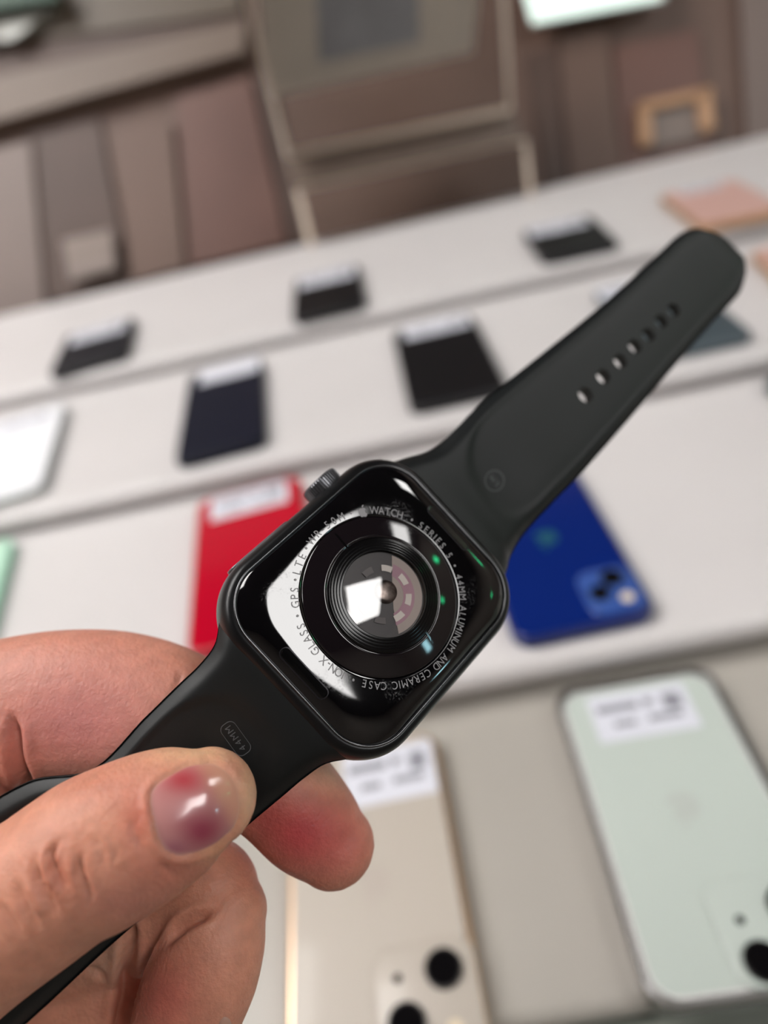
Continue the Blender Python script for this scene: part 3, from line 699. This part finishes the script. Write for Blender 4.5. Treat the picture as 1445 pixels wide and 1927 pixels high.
# ------------------------------------------------------------------ the hand
TUBES = {
 'thumb': [(397, 1497, .1052, 90, 5.8), (384, 1503, .1048, 100, 6.7), (350, 1519, .1043, 119, 7.5), (295, 1546, .1036, 134, 8.4), (233, 1578, .1030, 143, 9.2), (175, 1608, .1028, 147, 9.8),
           (128, 1636, .1030, 144, 9.8), (60, 1684, .1035, 146, 9.8), (-40, 1745, .1050, 158, 10.5), (-180, 1830, .1090, 185, 12.5), (-340, 1920, .1160, 220, 15.0)],
 'index': [(629, 1593, .1245, 79, 5.8), (612, 1577, .1245, 87, 6.4), (580, 1545, .1240, 97, 7.2), (520, 1480, .1238, 103, 7.8), (430, 1415, .1243, 112, 8.2), (330, 1358, .1255, 132, 8.6),
           (225, 1333, .1268, 143, 9.0), (115, 1330, .1275, 144, 9.2), (20, 1338, .1285, 138, 9.2), (-70, 1362, .1305, 138, 9.5), (-140, 1410, .1330, 140, 10.0)],
 'index_base': [(-50, 1420, .1300, 128, 9.0), (-130, 1480, .1330, 132, 9.5), (-260, 1560, .1400, 142, 10.5), (-420, 1670, .1480, 165, 12.0)],
 'middle_tip': [(425, 1712, .1205, 78, 7.0), (408, 1765, .1185, 94, 7.6), (385, 1825, .1175, 104, 7.8), (362, 1890, .1175, 101, 7.6), (342, 1955, .1180, 92, 7.0), (325, 2010, .1190, 72, 5.5)],
 'middle': [(428, 1712, .1215, 72, 7.0), (392, 1668, .1225, 88, 7.4), (330, 1690, .1255, 88, 7.6), (230, 1740, .1300, 92, 8.0), (80, 1800, .1370, 100, 8.5), (-150, 1860, .1450, 120, 9.5), (-400, 1850, .1530, 150, 11)],
 'ring': [(222, 1838, .1330, 84, 7.2), (190, 1880, .1330, 92, 7.5), (130, 1930, .1330, 98, 7.8), (30, 1990, .1350, 110, 8.5), (-150, 2060, .1430, 120, 9.5), (-420, 2020, .1530, 140, 11)],
 'little': [(262, 1800, .1400, 62, 6.2), (268, 1880, .1390, 66, 6.5), (240, 1980, .1390, 80, 7.0), (120, 2110, .1430, 95, 7.5), (-150, 2200, .1500, 110, 9), (-420, 2180, .1560, 130, 10)],
 'palm': [(-330, 1640, .1480, 170, 12), (-420, 1820, .1500, 330, 15), (-560, 1980, .1500, 370, 17), (-760, 2180, .1500, 340, 18), (-980, 2420, .1500, 290, 20), (-1400, 2860, .1500, 300, 24)],
}
def tube(st, k=8, nc=28):
    S = catmull(st, k); C = np.array([P(r[0], r[1], r[2]) for r in S]); rp = S[:, 3] * S[:, 2] / F; rd = S[:, 4] * 1e-3
    def frame(i):
        tg = C[min(i + 1, len(C) - 1)] - C[max(i - 1, 0)]; tg /= np.linalg.norm(tg); vw = C[i] - O; vw /= np.linalg.norm(vw)
        x = np.cross(tg, vw); x /= np.linalg.norm(x); y = np.cross(x, tg); return tg, x, y
    loops = []
    def ringat(c, x, y, a, b): return np.array([c + x * a * math.cos(q) + y * b * math.sin(q) for q in np.linspace(0, 2 * np.pi, nc + 1)[:-1]])
    tg, x, y = frame(0)
    for q in (88, 70, 50, 30, 14):
        s, c = math.sin(math.radians(q)), math.cos(math.radians(q)); loops.append(ringat(C[0] - tg * rp[0] * s * .95, x, y, rp[0] * c, rd[0] * c))
    for i in range(len(C)): tg, x, y = frame(i); loops.append(ringat(C[i], x, y, rp[i], rd[i]))
    for q in (14, 30, 50, 70, 88):
        s, c = math.sin(math.radians(q)), math.cos(math.radians(q)); loops.append(ringat(C[-1] + tg * rp[-1] * s, x, y, rp[-1] * c, rd[-1] * c))
    return loops
HV_, HF = [], []
for kx, st in TUBES.items():
    lp = tube(st); n = len(lp[0]); base = len(HV_)
    for l in lp: HV_ += l.tolist()
    for i in range(len(lp) - 1):
        a = base + i * n; b = a + n
        for j in range(n): HF.append((a + j, a + (j + 1) % n, b + (j + 1) % n, b + j))
    HF.append(tuple(range(base, base + n))[::-1]); HF.append(tuple(range(base + (len(lp) - 1) * n, base + len(lp) * n)))
m_skin = mat('skin', srgb(190, 130, 105), .46, spec=.4, sss=.3, attr='skin_tone', noise=.09, nscale=420, bump=.00018, bscale=1500)
hand = fixn(mesh('hand', HV_, HF, m_skin, None, True, loc=P(60, 1690, .118)))
tag(hand, 'left hand with a bruised thumbnail pinching the lower strap of the watch', 'hand')
md = hand.modifiers.new('r', 'REMESH'); md.mode = 'VOXEL'; md.voxel_size = .00055; md.use_smooth_shade = True
md = hand.modifiers.new('s', 'SMOOTH'); md.factor = .5; md.iterations = 5
bpy.context.view_layer.update(); dg = bpy.context.evaluated_depsgraph_get()
me = bpy.data.meshes.new_from_object(hand.evaluated_get(dg)); hand.modifiers.clear(); hand.data = me
if not me.materials: me.materials.append(m_skin)
n = len(me.vertices); co_ = np.empty(n * 3); me.vertices.foreach_get('co', co_); co_ = co_.reshape(-1, 3) + np.array(hand['_b'])
nr = np.empty(n * 3); me.vertices.foreach_get('normal', nr); nr = nr.reshape(-1, 3)
cc = (co_ - O) @ M; X = cc[:, 0] / cc[:, 2] * F + CX; Y = cc[:, 1] / cc[:, 2] * F + CY; Z = cc[:, 2]
facing = np.clip(-(nr * ((co_ - O) / np.linalg.norm(co_ - O, axis=1, keepdims=True))).sum(1), 0, 1)
def crease(poly, sg, fade=(1, 1)):
    """soft groove profile along a smooth line, fading out at its ends"""
    p = catmull(poly, 6); L = np.r_[0, np.cumsum(np.hypot(*np.diff(p, axis=0).T))]; L /= L[-1]
    best = np.full(n, 1e9); tt = np.zeros(n)
    for k in range(len(p) - 1):
        a, b = p[k], p[k + 1]; d = b - a; t = np.clip(((X - a[0]) * d[0] + (Y - a[1]) * d[1]) / (d @ d), 0, 1); q = np.hypot(X - a[0] - t * d[0], Y - a[1] - t * d[1])
        m = q < best; best[m] = q[m]; tt[m] = (L[k] + t * (L[k + 1] - L[k]))[m]
    f0 = np.clip(tt / .35, 0, 1) if fade[0] else 1; f1 = np.clip((1 - tt) / .35, 0, 1) if fade[1] else 1
    w = f0 * f1; w = w * w * (3 - 2 * w); s2 = sg * (.55 + .45 * w)
    return w * (np.exp(-(best / s2) ** 2) - .28 * np.exp(-((best - 2.1 * s2) / (1.1 * s2)) ** 2))
def pdist(poly, closed=False):
    p = np.array(poly, float)
    if closed: p = np.concatenate([p, p[:1]])
    best = np.full(n, 1e9)
    for a, b in zip(p[:-1], p[1:]):
        d = b - a; t = np.clip(((X - a[0]) * d[0] + (Y - a[1]) * d[1]) / (d @ d), 0, 1); best = np.minimum(best, np.hypot(X - a[0] - t * d[0], Y - a[1] - t * d[1]))
    return best
thumbz = (Z < .1095) & (facing > .1) & (Y < 1915 - .745 * X)
NAIL = [(283, 1486), (280, 1500), (283, 1531), (291, 1566), (303, 1593), (322, 1610), (352, 1612), (386, 1603), (418, 1587), (443, 1563), (456, 1536), (458, 1504), (449, 1472), (431, 1448), (408, 1434), (377, 1431), (344, 1440), (315, 1458), (295, 1471)]
NAIL = catmull(NAIL + NAIL[:1], 4)[:-1]
nc_ = NAIL.mean(0)
dn = pdist(NAIL, True)
inside = np.zeros(n, bool)
for (x0, y0), (x1, y1) in zip(NAIL, np.roll(NAIL, -1, 0)):
    c = ((y0 > Y) != (y1 > Y)) & (X < (x1 - x0) * (Y - y0) / (y1 - y0 + 1e-12) + x0); inside ^= c
disp = np.zeros(n)
far = np.clip(((X - nc_[0]) * -.87 + (Y - nc_[1]) * .5) / 80, -1, 1)         # +1 towards the knuckle
ridge = np.where(inside, 0, np.exp(-((dn - 6) / 8) ** 2)) * (.22 + .28 * np.clip(far, 0, 1))
disp += thumbz * (ridge - np.where(inside, .28 * np.clip(dn / 10, 0, 1) * .6, 0))
CRE = [([(118, 1570), (95, 1610), (105, 1650), (122, 1690)], .55, 6), ([(60, 1600), (70, 1650), (95, 1700), (120, 1740)], .45, 7), ([(160, 1590), (150, 1630), (165, 1680), (170, 1715)], .40, 7),
       ([(20, 1640), (40, 1690), (60, 1730), (90, 1765)], .35, 8), ([(85, 1600), (112, 1645), (130, 1690)], .40, 5), ([(150, 1560), (190, 1600), (195, 1650)], .22, 7), ([(-10, 1690), (20, 1730), (50, 1770)], .3, 8),
       ([(195, 1560), (215, 1600), (210, 1640)], .15, 7), ([(135, 1575), (128, 1615), (140, 1665), (150, 1710)], -.22, 6), ([(75, 1590), (85, 1640), (108, 1690)], -.22, 6), ([(45, 1640), (62, 1690), (90, 1735)], -.2, 7),
       ([(300, 1622), (335, 1655)], .12, 5), ([(245, 1530), (255, 1570), (275, 1610)], .18, 7)]
rngn = np.sin(X * .06 + Y * .03) * 3
for poly, dep, sg in CRE:
    disp -= thumbz * 1.7 * dep * crease(poly, sg)
# folds elsewhere: index flexion crease, middle-finger crease, ring-finger creases
def fold(poly, dep, sg, mask, fade=(1, 1)): 
    global disp
    disp -= mask * dep * crease(poly, sg, fade)
idx = (Z > .112) & (facing > .05)
fold([(20, 1330), (26, 1380), (32, 1430), (50, 1475)], 1.8, 11, idx & (X < 120), (1, 0))
fold([(420, 1712), (385, 1722), (342, 1745), (306, 1784)], 1.7, 9, idx & (Y > 1640))
fold([(330, 1255), (338, 1275), (325, 1300)], .3, 5, idx)
fold([(244, 1750), (242, 1800), (236, 1850), (222, 1940)], 2.2, 11, idx & (Y > 1700), (0, 0))
fold([(150, 1825), (180, 1828), (205, 1850)], .6, 7, idx)
for k in range(7): fold([(250, 1800 + k * 18), (285, 1810 + k * 18)], .15, 3, idx)
for k in range(5): fold([(160 + 14 * k, 1790), (185 + 14 * k, 1760)], .08, 3, idx)
disp += idx * .05 * np.sin((X * .8 + Y * .3) * .35) * (X < 0)
co_ = co_ + nr * disp[:, None] * 1e-3
me.vertices.foreach_set('co', (co_ - np.array(hand['_b'])).ravel()); me.update()
me.polygons.foreach_set('use_smooth', [True] * len(me.polygons))
# pigment: warm base with blood-red pads and knuckles
L3 = lambda r, g, b: np.array(srgb(r, g, b)[:3])
colr = np.tile(L3(202, 140, 116), (n, 1))
def spot(x, y, sx, sy, rgb, amt, mask=None):
    global colr
    w = amt * np.exp(-(((X - x) / sx) ** 2 + ((Y - y) / sy) ** 2)); 
    if mask is not None: w = w * mask
    colr = colr * (1 - w[:, None]) + L3(*rgb) * w[:, None]
th = (Z < .1115) & (Y < 1930 - .745 * X); ot = ~th
spot(150, 1330, 230, 150, (188, 122, 112), .85, ot); spot(140, 1370, 120, 70, (176, 114, 116), .5, ot); spot(20, 1470, 60, 90, (186, 108, 96), .5, ot)
spot(570, 1570, 90, 75, (196, 72, 78), .95, ot); spot(640, 1590, 60, 60, (200, 100, 94), .5, ot); spot(500, 1530, 50, 60, (176, 60, 62), .6, ot); spot(620, 1440, 50, 40, (226, 182, 154), .7, ot)
spot(300, 1880, 80, 90, (204, 104, 94), .7, ot); spot(430, 1660, 90, 50, (196, 128, 104), .5, ot); spot(440, 1850, 50, 80, (216, 150, 126), .6, ot)
spot(200, 1800, 60, 60, (190, 150, 128), .8, ot)
spot(260, 1540, 35, 60, (186, 92, 74), .6, th); spot(200, 1480, 90, 40, (184, 110, 88), .5, th); spot(110, 1640, 50, 60, (172, 94, 70), .5, th); spot(370, 1415, 90, 22, (224, 178, 140), .8, th)
spot(470, 1500, 22, 90, (222, 178, 144), .8, th); spot(320, 1640, 90, 50, (188, 110, 94), .6, th); spot(240, 1700, 90, 40, (176, 112, 104), .5, th); spot(420, 1600, 60, 22, (200, 148, 112), .5, th)
ca = me.color_attributes.new('skin_tone', 'FLOAT_COLOR', 'POINT'); ca.data.foreach_set('color', np.c_[colr, np.ones(n)].ravel())
# nails
htree = BVHTree.FromPolygons([Vector(p) for p in co_], [tuple(p.vertices) for p in me.polygons])
def nail(name, outline, m, cfun, lift=.35, K=16):
    c = outline.mean(0); V, Fc, cl = [], [], []; nn = len(outline)
    for k in range(K + 1):
        s = k / K
        for p in outline:
            q = c + (p - c) * max(s, .001); r = Vector(ray(*q)).normalized(); h = htree.ray_cast(Vector(O), r)
            pt, no = (h[0], h[1]) if h[0] else (Vector(P(q[0], q[1], .1)), -r)
            L = lift * math.sqrt(max(0, 1 - s ** 6)) + (-.25 if k == K else .0)
            V.append(tuple(pt + no * L * 1e-3)); cl.append(cfun(q[0], q[1], s))
    V = np.array(V)
    # smooth radially to even out the ray hits
    G = V.reshape(K + 1, nn, 3)
    for _ in range(6): G[1:-1] = .5 * G[1:-1] + .25 * (G[:-2] + G[2:]); G[:-1] = .5 * G[:-1] + .25 * (np.roll(G[:-1], 1, 1) + np.roll(G[:-1], -1, 1))
    V = G.reshape(-1, 3)
    for k in range(K):
        for j in range(nn): Fc.append((k * nn + j, k * nn + (j + 1) % nn, (k + 1) * nn + (j + 1) % nn, (k + 1) * nn + j))
    o = fixn(mesh(name, V, Fc, m, hand, True))
    a = o.data.color_attributes.new('nail_tone', 'FLOAT_COLOR', 'POINT'); a.data.foreach_set('color', np.c_[np.array(cl), np.ones(len(cl))].ravel()); return o
def tcol(x, y, s):
    c = L3(190, 134, 130)
    def mixc(c, rgb, w): return c * (1 - w) + L3(*rgb) * w
    def g(cx_, cy_, sx, sy): return math.exp(-(((x - cx_) / sx) ** 2 + ((y - cy_) / sy) ** 2))
    d = (x - 365) * .87 - (y - 1522) * .5              # towards the free edge
    c = mixc(c, (208, 152, 128), 1 / (1 + math.exp(-(d - 45) / 6)))
    c = mixc(c, (172, 62, 70), .95 * g(345, 1470, 42, 30)); c = mixc(c, (146, 50, 74), .95 * g(378, 1560, 50, 44)); c = mixc(c, (150, 80, 100), .7 * g(325, 1598, 30, 18))
    c = mixc(c, (222, 184, 160), .65 * max(0, (s - .9) / .1))
    c = mixc(c, (196, 140, 140), .4 * g(350, 1515, 40, 25))
    return c
m_nail = mat('nail_keratin', srgb(200, 150, 140), .2, spec=.5, coat=.6, coatr=.12, attr='nail_tone', sss=.0)
nail('thumbnail', NAIL, m_nail, tcol)['label'] = 'thumbnail with a purple-red bruise'
t = np.linspace(0, 2 * np.pi, 33)[:-1]
nail('fingernail', np.c_[424 + 17 * np.cos(t), 1945 + 36 * np.sin(t)], m_nail, lambda x, y, s: L3(182, 140, 124))['label'] = 'middle fingernail at the bottom edge'

for o in bpy.data.objects:
    if '_b' in o: del o['_b']
